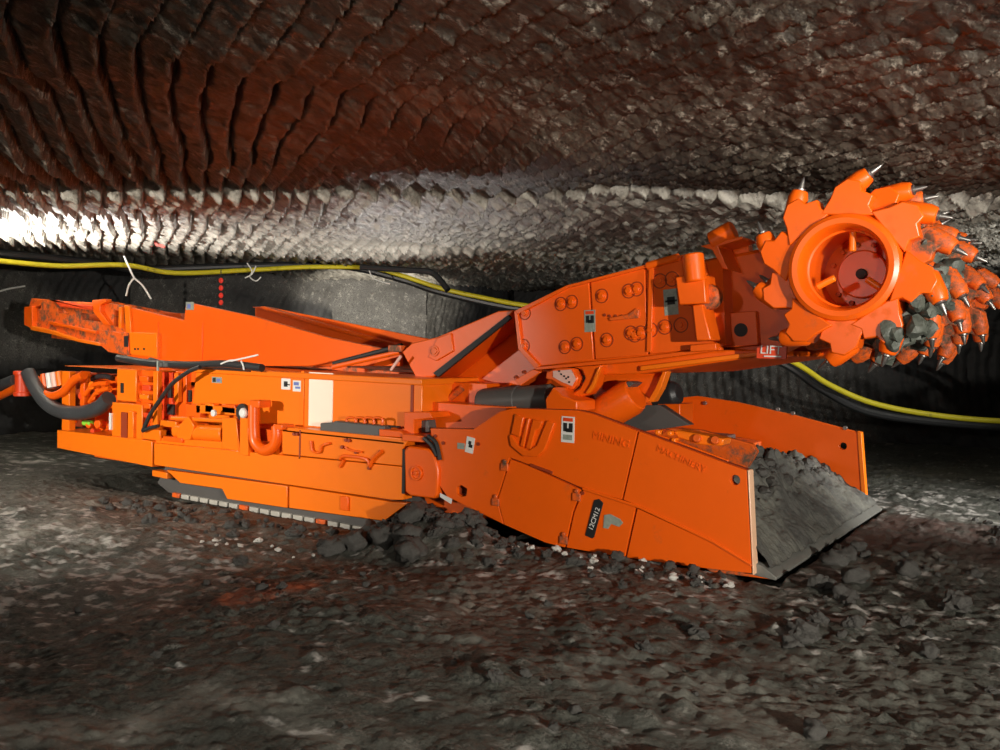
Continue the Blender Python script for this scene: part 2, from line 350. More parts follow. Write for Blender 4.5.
# --- tracks (both sides), pads visible below the skirt
for Y0 in (.12, 2.7):
    t = MB().prism([(-6.6, -.12), (-6.3, .3), (-3.2, .3), (-2.9, -.1), (-3.1, -.2), (-6.4, -.2)], Y0, Y0 + .45).build('crawler_track', GREYMETAL, MINER)
    if Y0 < 1:
        for k in range(22):
            x = -6.3 + k * .155
            MB().box(x, x + .125, Y0 - .03, Y0 + .5, -.235, -.185).build('track_pad', PADM if k % 7 else ORANGE_D, t, bevel=.008)
# --- tail conveyor --------------------------------------------------
YT = .9
tl = MB(); tl.pp([(124, 306), (184, 320), (186, 302), (252, 316), (330, 338), (400, 352), (400, 366), (150, 366), (128, 357)], YT, YT + .05)
tail = tl.build('conveyor_side_plate', ORANGE, MINER)
MB().prism([(-7.3, 1.9), (-7.22, 1.9), (-3.8, 1.42), (-3.8, 1.15), (-7.6, 1.15), (-7.3, 1.55)], 2.1, 2.15).build('conveyor_side_plate', ORANGE, MINER)
MB().prism([(-10.3, 1.42), (-3.9, 1.12), (-3.9, 1.17), (-10.3, 1.47)], YT + .06, 2.09).build('conveyor_bed', ORANGE_D, MINER)
MB().pp([(157, 322), (158.2, 322), (158.5, 363), (157, 363)], YT - .012, YT).build('weld_rib', ORANGE, tail, bevel=.003)
MB().pp([(201, 322), (202.5, 322), (202, 360), (200.5, 360)], YT - .012, YT).build('weld_rib', ORANGE, tail, bevel=.003)
decal(190, 306, 8, 8, YT, GREYL, MINER, [(-.6, -.6, .2, .5, BLUEL)])
# tail frame
tf = holed('tail_frame', xz([(30, 298), (62, 301), (105, 303), (125, 306), (130, 332), (131, 357), (108, 352), (100, 346), (80, 342), (50, 334), (30, 330), (23, 323)], YT),
           [xz([(79, 313), (99, 314), (104, 322), (80, 320)], YT), xz([(56, 308), (62, 309), (68, 315), (57, 313)], YT), xz([(112.5, 310), (118, 310.5), (118, 327), (112, 326)], YT), xz([(33, 308), (40, 305), (38, 312), (36, 322), (33, 321)], YT)],
           YT + .02, YT + .1, ORANGE_D, MINER)
MB().pp([(31, 326), (50, 330), (78, 339), (100, 343), (100, 346), (78, 342), (50, 334), (30, 330)], YT - .05, YT + .1).build('tail_rim', ORANGE_B, tf)
MB().pp([(48, 321), (96, 331), (96, 334), (48, 324)], YT - .02, YT + .05).build('tail_rim', ORANGE, tf)
MB().pp([(50, 300), (54, 300), (60, 307), (92, 310), (92, 306), (63, 302)], YT - .03, YT + .03).build('red_guard_strip', RED, tf)
MB().pp([(92, 300), (106, 299), (106, 302), (100, 305), (100, 312), (110, 325), (104, 325), (93, 312)], YT - .05, YT + .03).build('latch_bracket', ORANGE, tf)
MB().bp(118.5, 307, 121, 328, YT - .03, YT + .02).build('stiffener', ORANGE_B, tf)
MB().pp([(100, 330), (128, 333), (129, 355), (108, 352), (100, 345)], YT - .03, YT + .03).build('hinge_box', ORANGE_D, tf)
MB().bp(124, 336, 128, 347, YT - .035, YT - .03).build('slot', BLACK, tf, bevel=0)
m = MB(); m.pp([(129, 332), (157, 333), (157, 358), (130, 354)], YT - .06, YT); hb = m.build('access_panel', ORANGE_B, MINER)
m = MB()
for x in (134, 137, 143): m.bp(x, 348, x + 1.6, 350, YT - .066, YT - .06)
m.build('slot', BLACK, hb, bevel=0)
MB().pp([(124, 305), (129, 306), (131, 333), (126, 332)], YT - .04, YT).build('stiffener', ORANGE_B, tail)
a = P(24, 303, Y=YT); b = P(24, 330, Y=YT)
MB().cyl((P(30, 318, Y=YT).x + .02, YT + .05, P(30, 318, Y=YT).z), (P(30, 318, Y=YT).x + .02, 2.1, P(30, 318, Y=YT).z), .17, 24).build('tail_roller', ORANGE_D, MINER, bevel=.01)
MB().pp([(24, 307), (32, 306), (32, 329), (24, 325)], YT - .03, YT + .05).build('roller_bracket', ORANGE, MINER)
MB().prism([(-10.7, 2.0), (-9.0, 1.8), (-7.5, 1.7), (-7.5, 1.4), (-10.6, 1.5)], 2.1, 2.15).build('tail_frame', ORANGE_D, MINER)
MB().pp([(140, 312), (180, 313), (184, 320), (150, 316)], 1.6, 1.8).build('conveyor_cross_bar', ORANGE, MINER)
MB().pp([(255, 307), (262, 308), (400, 347), (400, 360), (380, 362), (255, 318)], 2.02, 2.08).build('conveyor_wing', ORANGE, MINER)
MB().pp([(252, 307), (263, 306.5), (402, 346), (400, 349), (262, 310)], 1.98, 2.1).build('conveyor_wing_flange', ORANGE, MINER)
MB().cyl(P(333, 367, Y=.6), P(400, 352, Y=.7), .025, 10).build('swing_ram', ORANGE, MINER, bevel=0)
MB().cyl(P(334, 364, Y=.8), P(402, 346, Y=.9), .03, 10).build('swing_ram', BLACK, MINER, bevel=0)
MB().bp(388, 345, 401, 352, .62, .7).build('ram_eye', ORANGE_D, MINER)
MB().cyl(P(391, 370, Y=.5), P(401, 356, Y=.5), .014, 8).build('grease_pipe', PALE, MINER, bevel=0)

# --- cutter boom ------------------------------------------------------
YB = .55; YF = 2.75
bp_ = [(516, 313), (566, 287), (590, 282), (690, 256), (706, 262), (720, 348), (640, 358), (537, 367), (520, 349)]
boom = MB().pp(bp_, YB + .03, YF).build('boom_body', ORANGE, MINER, bevel=.012)
for q in ([(516, 313), (566, 287.5), (589, 282), (594, 360), (537, 367), (520, 349)], [(590, 282), (645, 267.5), (648, 355), (595, 360)], [(646, 267.5), (690, 256), (706, 262), (718, 347.5), (649, 355)]):
    MB().prism(inset(xz(q, YB), .004), YB, YB + .04).build('boom_side_plate', ORANGE2, MINER, bevel=.006)
# edge flange round the plate
for q in ([(514, 311), (567, 285), (567, 288), (518, 314)], [(514, 311), (517.5, 313), (521.5, 348), (518, 350)], [(518, 349), (522, 347), (539, 365), (536, 370)], [(536, 367), (640, 357), (720, 347), (720, 350), (640, 361), (536, 370)], [(567, 285), (690, 253), (690, 256), (567, 288)]):
    MB().pp(q, YB - .03, YB + .05).build('flange', ORANGE2, boom, bevel=.004)
bolt = MB(); bolt.rev((0, .0, 0), (0, -.028, 0), [(0, .036), (.35, .036), (.35, .022), (1, .022)], 18)
bl = [(525, 313), (524, 346), (561, 304), (572, 302), (565, 347), (577, 344), (602, 296), (607, 340), (629, 291), (635, 335), (637, 289), (600, 296), (603, 287 + 10), (608, 339), (631, 333), (641, 333), (651, 330), (660, 281), (672, 279), (665, 327), (681, 325), (667, 328)]
seen = []
b0 = None
for x, y in bl:
    if any(abs(x - a) + abs(y - b) < 6 for a, b in seen): continue
    seen.append((x, y)); p = P(x, y, Y=YB)
    if b0 is None:
        b0 = bolt.build('bolt', ORANGE, None, bevel=.002); b0.location = p; attach(b0, boom)
        wsh = MB().rev((0, 0, 0), (0, -.006, 0), [(0, .058), (1, .058), (1, .052), (0, .050)], 24, cap=False).build('bolt_ring', GAP, None, bevel=0); wsh.location = p; attach(wsh, boom)
    else:
        copy_at(b0, boom, Matrix.Translation(p)); copy_at(wsh, boom, Matrix.Translation(p))
decal(590, 321, 11, 22, YB, GREYL, MINER, wl, rot=.05)
decal(671, 302, 14, 26, YB, GREYL, MINER, [(-.5, -.2, .6, .4, BLACK), (-.8, .0, .9, .15, BLACK)], rot=.1)
m = MB()
for x in (605, 610, 616, 622, 627): p = P(x, 317 - (x % 3), Y=YB); m.cyl(p, p + Vector((0, -.012, 0)), .012, 8)
m.build('rivet_row', GAP, boom, bevel=0)
MB().pp([(608, 318), (628, 314), (636, 308), (639, 310), (638, 318), (628, 319), (610, 321)], YB - .02, YB + .01).build('cable_clip', ORANGE_D, boom)
MB().bp(649, 262, 651, 352, YB - .02, YB).build('weld_rib', ORANGE, boom, bevel=.003)
MB().cyl(P(647, 266, Y=YB - .02), P(679, 257, Y=YB - .02), .03, 12).build('lifting_bar', ORANGE, MINER, bevel=.004)
# front guard bracket at the end of the boom
MB().cyl(P(693, 254, Y=.3), P(696, 282, Y=.3), .075, 20).build('guard_cylinder', ORANGE, MINER, bevel=.012)
MB().pp([(675, 277), (699, 273), (704, 275), (706, 303), (679, 305)], .28, .5).build('guard_block', ORANGE, MINER, bevel=.01)
MB().pp([(692, 305), (702, 304), (711, 340), (696, 341)], .3, .5).build('guard_leg', ORANGE, MINER, bevel=.01)
p = P(709, 297, Y=.4); MB().rev(p + Vector((0, .05, 0)), p + Vector((0, -.05, 0)), [(0, .09), (.8, .09), (1, .07)], 20).build('guard_roller', ORANGE_D, MINER)
MB().pp([(700, 262), (722, 258), (726, 345), (712, 348)], .6, 1.0).build('boom_end_plate', ORANGE, MINER)
MB().pp([(690, 345), (716, 343), (716, 350), (690, 352)], .45, .6).build('guard_foot', ORANGE, MINER)
# lower arm of the boom
la = MB().pp([(538, 370), (640, 361), (720, 350), (762, 350), (764, 356), (700, 365), (655, 372), (640, 374), (560, 376)], .62, 2.7).build('lower_arm', ORANGE, MINER, bevel=.01)
MB().pp([(640, 366), (762, 351), (764, 355), (640, 371)], .58, .63).build('arm_edge', ORANGE_B, la)
s = MB().bp(757, 346, 786, 359, .42, .45); sg = s.build('lift_sign', RED, MINER, bevel=0)
text_mesh('sign_lettering', 'LIFT', .085, face_mtx(P(771, 350.3, Y=.412), .03), WHITE, sg)
MB().bp(764, 355.5, 781, 357.3, .41, .418).build('sign_underline', WHITE, sg, bevel=0)
# gearcase arms to the drum
DC = (.505, 1.98)
for y0, y1 in ((.78, 1.12), (2.2, 2.52)):
    a = MB().prism([(-.9, 1.5), (-.9, 2.12), (-.35, 2.2), (.1, 2.27), (.45, 2.3), (.75, 2.1), (.75, 1.85), (.5, 1.68), (.2, 1.62), (-.2, 1.42)], y0, y1)
    a.build('gearcase_arm', ORANGE, MINER, bevel=.03)
gb = MB().pp([(724, 313), (756, 311), (758, 345), (726, 348)], .72, 1.0).build('gear_housing', ORANGE, MINER)
p = P(741, 330, Y=.72); MB().cyl(p, p + Vector((0, -.01, 0)), .05, 20).build('shaft_hole', BLACK, gb, bevel=0)
MB().pp([(700, 246), (742, 236), (742, 239), (718, 246), (728, 270), (722, 268), (712, 250)], .5, .8).build('dust_guard', ORANGE, MINER, bevel=.006)
MB().pp([(722, 246), (748, 243), (752, 275), (744, 300), (730, 290)], .8, .9).build('dust_guard', ORANGE, MINER, bevel=.006)
for (x, y) in ((722, 236),):
    MB().cyl(P(x - 10, y + 6, Y=.55), P(x + 12, y - 6, Y=.55), .075, 16).build('guard_cylinder', ORANGE, MINER, bevel=.01)
# --- wedge housing behind the boom
wh = MB().pp([(402, 352), (412, 343), (437, 337), (498, 311), (514, 310), (508, 317), (433, 377), (416, 378)], .62, 1.5).build('wedge_housing', ORANGE, MINER, bevel=.01)
MB().pp([(437, 338), (451, 333), (453, 351), (436, 361), (428, 357)], .600, .63).build('bolted_cover', ORANGE, wh)
p = P(435, 351, Y=.6); MB().rev(p, p + Vector((0, -.02, 0)), [(0, .05), (.5, .05), (.5, .03), (1, .03)], 20).build('bolt', ORANGE_D, wh, bevel=.003)
MB().pp([(433, 373), (508, 315), (511, 318), (438, 377)], .60, .63).build('rubber_seal', BLACK, wh, bevel=.003)
wb = MB().pp([(438, 378), (512, 318), (520, 350), (537, 368), (520, 386), (480, 384), (465, 378)], 1.0, 1.5).build('lower_wedge', ORANGE, MINER, bevel=.01)
MB().pp([(520, 386), (514, 380), (533, 369), (541, 372)], .56, .68).build('edge_flange', ORANGE2, wb)
m = MB()
for x, y in ((472, 355), (516, 377), (524, 372)): p = P(x, y, Y=.55 if x > 500 else 1.0); m.cyl(p + Vector((0, .02, 0)), p - Vector((0, .015, 0)), .014, 8)
m.build('rivet_row', GAP, wb, bevel=0)
# pivot lugs and cylinders under the boom
lug = MB().pp([(546, 372), (556, 368), (573, 368), (578, 378), (576, 386), (571, 390), (560, 386), (553, 381), (545, 379)], .5, .6).build('pivot_lug', ORANGE2, MINER, bevel=.012)
MB().pp([(553, 371), (571, 369.5), (576, 379), (572, 386), (562, 382), (553, 377)], .494, .5).build('pale_plate', PALE, lug, bevel=0)
m = MB()
for i, (x, y) in enumerate(((559, 371), (561, 374), (564, 376), (566, 378.5), (568, 377), (569, 382))): m.bp(x - .8, y - .8, x + .9, y + 1, .490, .494)
m.build('label_print', BLACK, lug, bevel=0)
MB().pp([(573, 367), (602, 365), (598, 372), (595, 385), (588, 394), (578, 397), (571, 394), (580, 388), (585, 378), (582, 370)], .52, .66).build('pivot_lug', ORANGE, MINER, bevel=.012)
MB().pp([(597, 369), (600, 367), (594, 386), (588, 394), (585, 393), (591, 384)], .49, .53).build('lug_rim', ORANGE_B, MINER, bevel=.006)
MB().pp([(600, 369), (665, 372), (658, 392), (650, 400), (640, 392), (620, 385), (600, 405), (576, 408), (580, 398)], .9, 1.0).build('pivot_lug', ORANGE, MINER, bevel=.012)
MB().pp([(663, 370), (667, 370), (661, 388), (653, 402), (647, 402), (655, 388)], .82, .92).build('lug_rim', ORANGE_B, MINER, bevel=.006)
MB().pp([(546, 412), (545, 399), (553, 387), (562, 396), (577, 401), (577, 412)], .3, .6).build('pan_bracket', ORANGE, MINER, bevel=.012)
MB().rev(P(482, 403, Y=.6), P(552, 398, Y=.6), [(0, .085), (0, .115), (.05, .125), (.55, .125), (.55, .118), (1, .118)], 32).build('lift_cylinder_boot', GREYMETAL, MINER, bevel=.004)
MB().rev(P(586, 425, Y=.75), P(636, 394, Y=.75), [(0, .14), (.9, .15), (1, .13)], 28).build('lift_cylinder', ORANGE, MINER, bevel=.008)
MB().pp([(596, 402), (628, 381), (634, 383), (602, 408)], .68, .85).build('cylinder_cover', GREYMETAL, MINER, bevel=.008)
MB().rev(P(655, 398, Y=1.7), P(680, 393, Y=1.7), [(0, .11), (.8, .12), (1, .08)], 24).build('rubber_roller', RUBBER, MINER, bevel=.01)
MB().pp([(657, 404), (680, 404), (680, 424), (661, 420)], 1.6, 1.9).build('pan_post', ORANGE, MINER, bevel=.01)
MB().pp([(575, 408), (660, 405), (690, 425), (640, 432)], 1.0, 1.1).build('pan_back_plate', GREYMETAL, MINER)

# --- gathering pan ------------------------------------------------------
outline = [(430, 428), (473, 429), (500, 411), (513, 408), (577, 410), (591, 413), (639, 431), (650, 435), (726, 463), (747, 470), (752, 574), (640, 560), (545, 543), (504, 525), (447, 497), (436, 481)]
h1 = xz([(457, 487), (461, 485), (467, 489), (466, 496), (461, 497), (457, 494)], .03); h2 = circ(P(735, 480, Y=.03).x, P(735, 480, Y=.03).z, .034)
h1f = xz([(457, 487), (461, 485), (467, 489), (466, 496), (461, 497), (457, 494)], .0); h2f = circ(P(735, 480, Y=.0).x, P(735, 480, Y=.0).z, .034)
fen = holed('scoop_side_wing', xz(outline, .0), [h1f, h2f], .032, .075, ORANGE_D if False else GAP, MINER, bevel=.004)
P1 = [(430, 428), (473, 429), (500, 411), (513, 408), (577, 410), (591, 413), (638, 431), (622, 500), (582, 488.5), (530, 465.5), (510, 458), (497, 500), (504, 525), (447, 497), (436, 481)]
P2 = [(639, 431), (650, 435), (726, 463), (747, 470), (752, 565), (712, 541), (640, 507), (623, 500)]
P3 = [(510.5, 459), (530, 466), (575, 487), (582, 489), (573, 512), (565, 548), (545, 543), (504, 525), (497.5, 500)]
P4 = [(583, 489), (622, 501), (636, 507), (625, 558), (566, 548), (574, 512)]
P5 = [(637, 508), (712, 542), (751.5, 566), (752, 574), (690, 567), (626, 558)]
for q, hs, nm in ((P1, [h1f], 'wing_panel'), (P2, [h2f], 'wing_panel'), (P3, [], 'wing_door'), (P4, [], 'wing_panel'), (P5, [], 'wing_panel')):
    w = holed(nm, inset(xz(q, 0), .0035), hs, 0, .035, ORANGE, MINER, bevel=.003)
    if nm == 'wing_door': door = w
    if q is P1: wp1 = w
    if q is P2: wp2 = w
    if q is P4: wp4 = w
# rib line and front edge
MB().pp([(582, 487), (640, 506), (712, 540), (751, 564), (751.6, 567), (712, 543), (640, 509), (582, 490)], -.012, .0).build('wing_rib', ORANGE, MINER, bevel=.004)
MB().pp([(747.3, 469.8), (749, 471), (754, 575), (752.3, 575)], -.004, .085).build('wing_front_edge', mat('painted_edge_highlight', (.9, .55, .35), .35), MINER, bevel=.004)  # highlight along the front edge put into a pale colour
for (x, y) in ((505, 467), (496, 502), (577, 497), (564, 540)):
    m = MB(); p = P(x, y, Y=-.001)
    m.box(p.x - .035, p.x + .035, -.016, 0, p.z - .03, p.z + .03); m.cyl(p + Vector((0, 0, .045)), p + Vector((0, -.02, .045)), .018, 8)
    m.build('door_hinge', ORANGE_D, door, bevel=.006)
MB().pp([(530, 463.5), (552, 471.5), (552, 474), (530, 466.5)], -.012, 0).build('door_handle', GAP, door, bevel=.002)
# embossed emblem
em = MB(); E = lambda pts: em.prism(xz(pts, -.0), -.022, .002)
E([(512, 434), (520, 446), (530, 450), (538, 445), (548, 420), (556, 423), (546, 450), (538, 457), (524, 456), (512, 446), (510, 436)])
E([(516, 414), (525, 417), (521, 437), (512, 434)])
E([(528, 418), (531, 418.5), (525, 447), (521, 446)])
E([(534, 419), (544, 421), (541, 428), (537, 430), (532, 449), (527, 448)])
em.build('raised_emblem', ORANGE, MINER, bevel=.008)
text_mesh('raised_lettering', 'MINING', .085, face_mtx(P(611, 440, Y=.0), .17), ORANGE, wp1, ext=.007)
text_mesh('raised_lettering', 'MACHINERY', .068, face_mtx(P(681, 459, Y=.0), .33), ORANGE, wp2, ext=.006)
decal(568, 429.5, 13, 26, -.001, WHITE, MINER, wl)
o = decal(470, 445, 8, 16, -.001, WHITE, MINER, [(-.2, -.3, .7, .1, BLACK), (-.4, .1, .3, .5, BLACK)], rot=-.15)
decal(461, 446, 7, 6, -.001, GREYL, MINER)
MB().pp([(440, 493), (452, 499), (451, 504), (440, 497)], -.004, .0).build('white_tape', WHITE, MINER, bevel=0)
pl = MB().pp([(594, 500), (599, 499), (603, 503), (594, 537), (592, 538.5), (585, 535.5)], -.008, .0).build('model_plate', BLACK, MINER, bevel=.002)
text_mesh('plate_lettering', '12CM12', .052, face_mtx(P(594.3, 519, Y=-.0095), -PI / 2 + .33), WHITE, pl, ext=.001)
MB().pp([(604, 515), (610, 514), (620, 519), (623, 523), (619, 527), (611, 524), (608, 529), (603, 528)], -.005, .0).build('mud_smear', GREYL, MINER, bevel=.002)
m = MB()
for x, y in ((436, 436), (444, 443), (583, 493), (479, 444)): p = P(x, y, Y=-.0); m.cyl(p + Vector((0, .01, 0)), p - Vector((0, .012, 0)), .014, 8)
m.build('bolt_row', GAP, wp1, bevel=0)
# far wing
fo = xz([(636, 403), (656, 405), (680, 402), (700, 397), (735, 399), (800, 414), (862, 432), (866, 500), (640, 470)], 3.28)
holed('scoop_side_wing', [(-2.6, .1), (-2.6, .85), (-2.2, .9), (-1.72, .97), (-1.3, .93), (-.7, .83), (-.07, .70), (0, 0)], [circ(-.22, .56, .035)], 3.24, 3.3, ORANGE, MINER)
MB().prism([(-.09, .715), (-.055, .705), (.02, .0), (-.02, .0)], 3.22, 3.31).build('wing_front_edge', ORANGE_B, MINER, bevel=.003)
for x, z in ((-1.62, .9), (-.85, .88), (-.7, .85), (-.2, .74)):
    MB().cyl((x, 3.24, z), (x, 3.2, z), .02, 10).build('wing_bolt', STEEL, MINER, bevel=.002)
# pan floor, lip and inner plates
MB().prism([(.12, -.03), (.12, .0), (-.35, .12), (-1.6, .55), (-1.6, .45), (-.3, -.05)], .06, 3.26).build('scoop_floor', ORANGE_D, MINER)
MB().prism([(.14, -.03), (.145, -.01), (.05, .05), (-.25, .12), (-.25, -.0)], .05, 3.3).build('scoop_lip', mat('worn_grey_steel', (.22, .22, .2), .45, metal=.3, bump=.2, bscale=30, var=.3), MINER, bevel=.004)
MB().prism(xz([(655, 437), (672, 428), (700, 430), (752, 444), (757, 452), (747, 468), (720, 460)], 1.0), 1.0, 1.06).build('inner_side_plate', ORANGE_D, MINER)
ip = MB().pp([(673, 432), (677, 430), (724, 439), (722, 446), (700, 445), (678, 438)], .12, .28).build('bolted_bar', ORANGE_B, MINER, bevel=.01)
for x, y in ((698, 439), (716, 441)):
    p = P(x, y, Y=.12); MB().cyl(p, p + Vector((0, -.03, .01)), .028, 12).build('bolt', ORANGE_D, ip, bevel=.004)
for x, y in ((657, 433), (669, 434), (673, 441)): MB().bp(x - 2, y - 3, x + 2, y + 2, .07, .14).build('wing_clip', ORANGE_B, MINER)
MB().prism([(-2.6, .62), (-1.0, .5), (-1.0, .55), (-2.6, .7)], .1, 3.2).build('pan_deck', ORANGE_D, MINER)
MB().pp([(640, 433), (664, 436), (728, 460), (728, 466), (650, 442)], .09, .12).build('wing_inner_flange', ORANGE, MINER)

# --- cutter drum ----------------------------------------------------------
cx, cz = DC
dr = MB()
n = 64
prof = [(-.0, .250), (-.0, .335), (.03, .345), (.09, .345), (.09, .33), (.60, .33), (.75, .26), (1.15, .26), (1.3, .33), (2.1, .33), (2.15, .26), (2.6, .26), (2.7, .33), (3.2, .33), (3.3, .3), (3.3, .02), (.54, .02), (.54, .25), (.02, .25)]
v = []; f = []
for y, r in prof: v += [(cx + r * math.cos(2 * PI * k / n), y, cz + r * math.sin(2 * PI * k / n)) for k in range(n)]
L_ = len(prof)
f = [(j * n + k, j * n + (k + 1) % n, ((j + 1) % L_) * n + (k + 1) % n, ((j + 1) % L_) * n + k) for j in range(L_) for k in range(n)]
drum = dr.add(v, f).build('cutter_drum', ORANGE, MINER, bevel=0)
v = []; f = []
pr2 = [(-.03, .262), (-.035, .30), (-.02, .325), (.02, .34), (.02, .25), (.33, .235), (.33, .25), (0, .25)]
pr2 = [(.0, .335), (-.03, .325), (-.045, .30), (-.04, .268), (-.01, .25), (.10, .243), (.105, .232), (.14, .232), (.14, .25), (.02, .27)]
for y, r in pr2: v += [(cx + r * math.cos(2 * PI * k / n), y, cz + r * math.sin(2 * PI * k / n)) for k in range(n)]
L_ = len(pr2)
f = [(j * n + k, j * n + (k + 1) % n, ((j + 1) % L_) * n + (k + 1) % n, ((j + 1) % L_) * n + k) for j in range(L_) for k in range(n)]
MB().add(v, f).build('end_ring', ORANGE, drum, bevel=0)
for a in (90, -35, 207):
    ca, sa = math.cos(math.radians(a)), math.sin(math.radians(a))
    MB().cyl((cx + .02 + ca * .11, .13, cz + sa * .11), (cx + .02 + ca * .235, .13, cz + sa * .235), .022, 16).build('spoke_rod', ORANGE_B, drum, bevel=.008)
MB().cyl((cx, .54, cz), (cx, .50, cz), .16, 32).build('hub_flange', ORANGE, drum, bevel=.01)
MB().cyl((cx + .0, .52, cz + .0), (cx + .0, .47, cz), .035, 16).build('hub_hole', BLACK, drum)
for k in range(12):
    a = k * PI / 6 + .2; MB().cyl((cx + .2 * math.cos(a), .545, cz + .2 * math.sin(a)), (cx + .2 * math.cos(a), .505, cz + .2 * math.sin(a)), .018, 6).build('hub_bolt', ORANGE_D, drum, bevel=.003)
# bit block built at angle 0 (radial = +X), tangent clockwise = -Z ; local y = along drum
def bit_block_mesh(w=.07, big=1.):
    m = MB()
    m.prism([(.32, -.15), (.32, .17), (.42, .12 * big), (.49, .10), (.54, .03), (.525, -.05), (.47, -.06), (.44, -.13 * big), (.38, -.11)], -w, w)
    d = Vector((.62, 0, -.78)).normalized(); c = Vector((.515, 0, -.0))
    m.rev(c - d * .09, c + d * .10, [(0, .05), (.1, .062), (.75, .062), (1, .048)], 20)
    return m
def pick_mesh():
    d = Vector((.62, 0, -.78)).normalized(); c = Vector((.515, 0, -.0)) + d * .10
    m = MB(); m.rev(c - d * .02, c + d * .085, [(0, .03), (.3, .032), (.35, .02), (.8, .012), (1, .003)], 14); return m
def place_bit(a, y, first, tilt=0., s=1., mats=None):
    mt = Matrix.Translation((cx, y, cz)) @ Matrix.Rotation(-math.radians(a), 4, 'Y') @ Matrix.Scale(s, 4)
    if tilt: mt = mt @ Matrix.Translation((.45, 0, 0)) @ Matrix.Rotation(tilt, 4, 'X') @ Matrix.Translation((-.45, 0, 0))
    copy_at(first[0], drum, mt); copy_at(first[1], drum, mt)
bb = bit_block_mesh().build('bit_block', ORANGE, None, bevel=.008); pk = pick_mesh().build('steel_pick', STEEL, None, bevel=0)
bd = bit_block_mesh(.055, .8).build('bit_block', ORANGE_D, None, bevel=.008); pk2 = pick_mesh().build('steel_pick', STEEL, None, bevel=0)
for o, a, y in ((bb, 86, .06), (pk, 86, .06), (bd, 20, .3), (pk2, 20, .3)):
    o.matrix_basis = Matrix.Translation((cx, y, cz)) @ Matrix.Rotation(-math.radians(a), 4, 'Y'); 
    o.parent = drum; o.matrix_parent_inverse = mworld(drum).inverted()
for a, y in ((128, .06), (163, .08), (198, .12), (236, .06), (270, .06), (304, .05), (346, .05), (38, .06), (60, .12)):
    place_bit(a, y, (bb, pk), random.uniform(-.15, .15))
for k in range(27):
    y = .32 + k * .11
    for q in (0, 1):
        if k == 0 and q == 0: continue
        place_bit(20 + k * 41 + q * 180 + random.uniform(-12, 12), y, (bd, pk2), random.uniform(-.4, .4), random.uniform(.96, 1.04))
# mud packed on the drum
def blob(c, r, seed, sx=1, sy=1, sz=1, sub=3, rough=.35):
    bm = bmesh.new(); bmesh.ops.create_icosphere(bm, subdivisions=sub, radius=1)
    for vtx in bm.verts:
        p = vtx.co.copy(); d = 1 + rough * mnoise.noise(p * 1.3 + Vector((seed, 0, 0))) + rough * .6 * mnoise.noise(p * 3.1 + Vector((0, seed, 0)))+ rough * .3 * mnoise.noise(p * 7 + Vector((0, seed, 3)))
        q = p * d; vtx.co = Vector((q.x * sx, q.y * sy, q.z * sz)) * r + Vector(c)
    vs = [v.co.copy() for v in bm.verts]; fs = [tuple(v.index for v in f.verts) for f in bm.faces]; bm.free(); return vs, fs
m = MB()
for k in range(60):
    a = math.radians(random.uniform(-75, 28)); y = random.uniform(.08, 1.3); r = random.uniform(.36, .50)
    if math.degrees(a) > -5 and y < .2: y += .2
    vs, fs = blob((cx + r * math.cos(a), y, cz + r * math.sin(a)), random.uniform(.03, .08), k * 7.3, 1, 1.2, 1, 2); m.add(vs, fs)
for k in range(46):
    a = math.radians(random.uniform(-72, -2)); y = random.uniform(-.03, .45); r = random.uniform(.40, .57)
    if y < .1: r = max(r, .47)
    vs, fs = blob((cx + r * math.cos(a), y, cz + r * math.sin(a)), random.uniform(.025, .062), k * 5.1, 1, 1, 1.2, 2, .5); m.add(vs, fs)
tag(m.build('packed_mud', MUD, drum, bevel=0), kind='stuff')

# ------------------------------------------------------------------ muck in the scoop
def height_mesh(name, xs, ys, hf, m, parent=None, thick=None):
    X, Y = np.meshgrid(xs, ys, indexing='ij'); Zv = hf(X, Y); nx, ny = X.shape
    dxy = None
    if isinstance(Zv, tuple): Zv, X, Y, attrs = Zv
    else: attrs = {}
    co = np.stack([X, Y, Zv], -1).reshape(-1, 3)
    idx = np.arange(nx * ny).reshape(nx, ny)
    q = np.stack([idx[:-1, :-1], idx[1:, :-1], idx[1:, 1:], idx[:-1, 1:]], -1).reshape(-1, 4)
    me = bpy.data.meshes.new(name); me.vertices.add(len(co)); me.vertices.foreach_set('co', co.ravel())
    me.loops.add(q.size); me.loops.foreach_set('vertex_index', q.ravel().astype(np.int32))
    me.polygons.add(len(q)); me.polygons.foreach_set('loop_start', np.arange(0, q.size, 4, dtype=np.int32))
    me.polygons.foreach_set('use_smooth', np.ones(len(q), bool))
    for k, a in attrs.items():
        at = me.attributes.new(k, 'FLOAT', 'POINT'); at.data.foreach_set('value', a.ravel().astype(np.float32))
    me.update(calc_edges=True); me.validate(); me.materials.append(m)
    o = bpy.data.objects.new(name, me); COL.objects.link(o)
    if parent is not None: attach(o, parent)
    return o
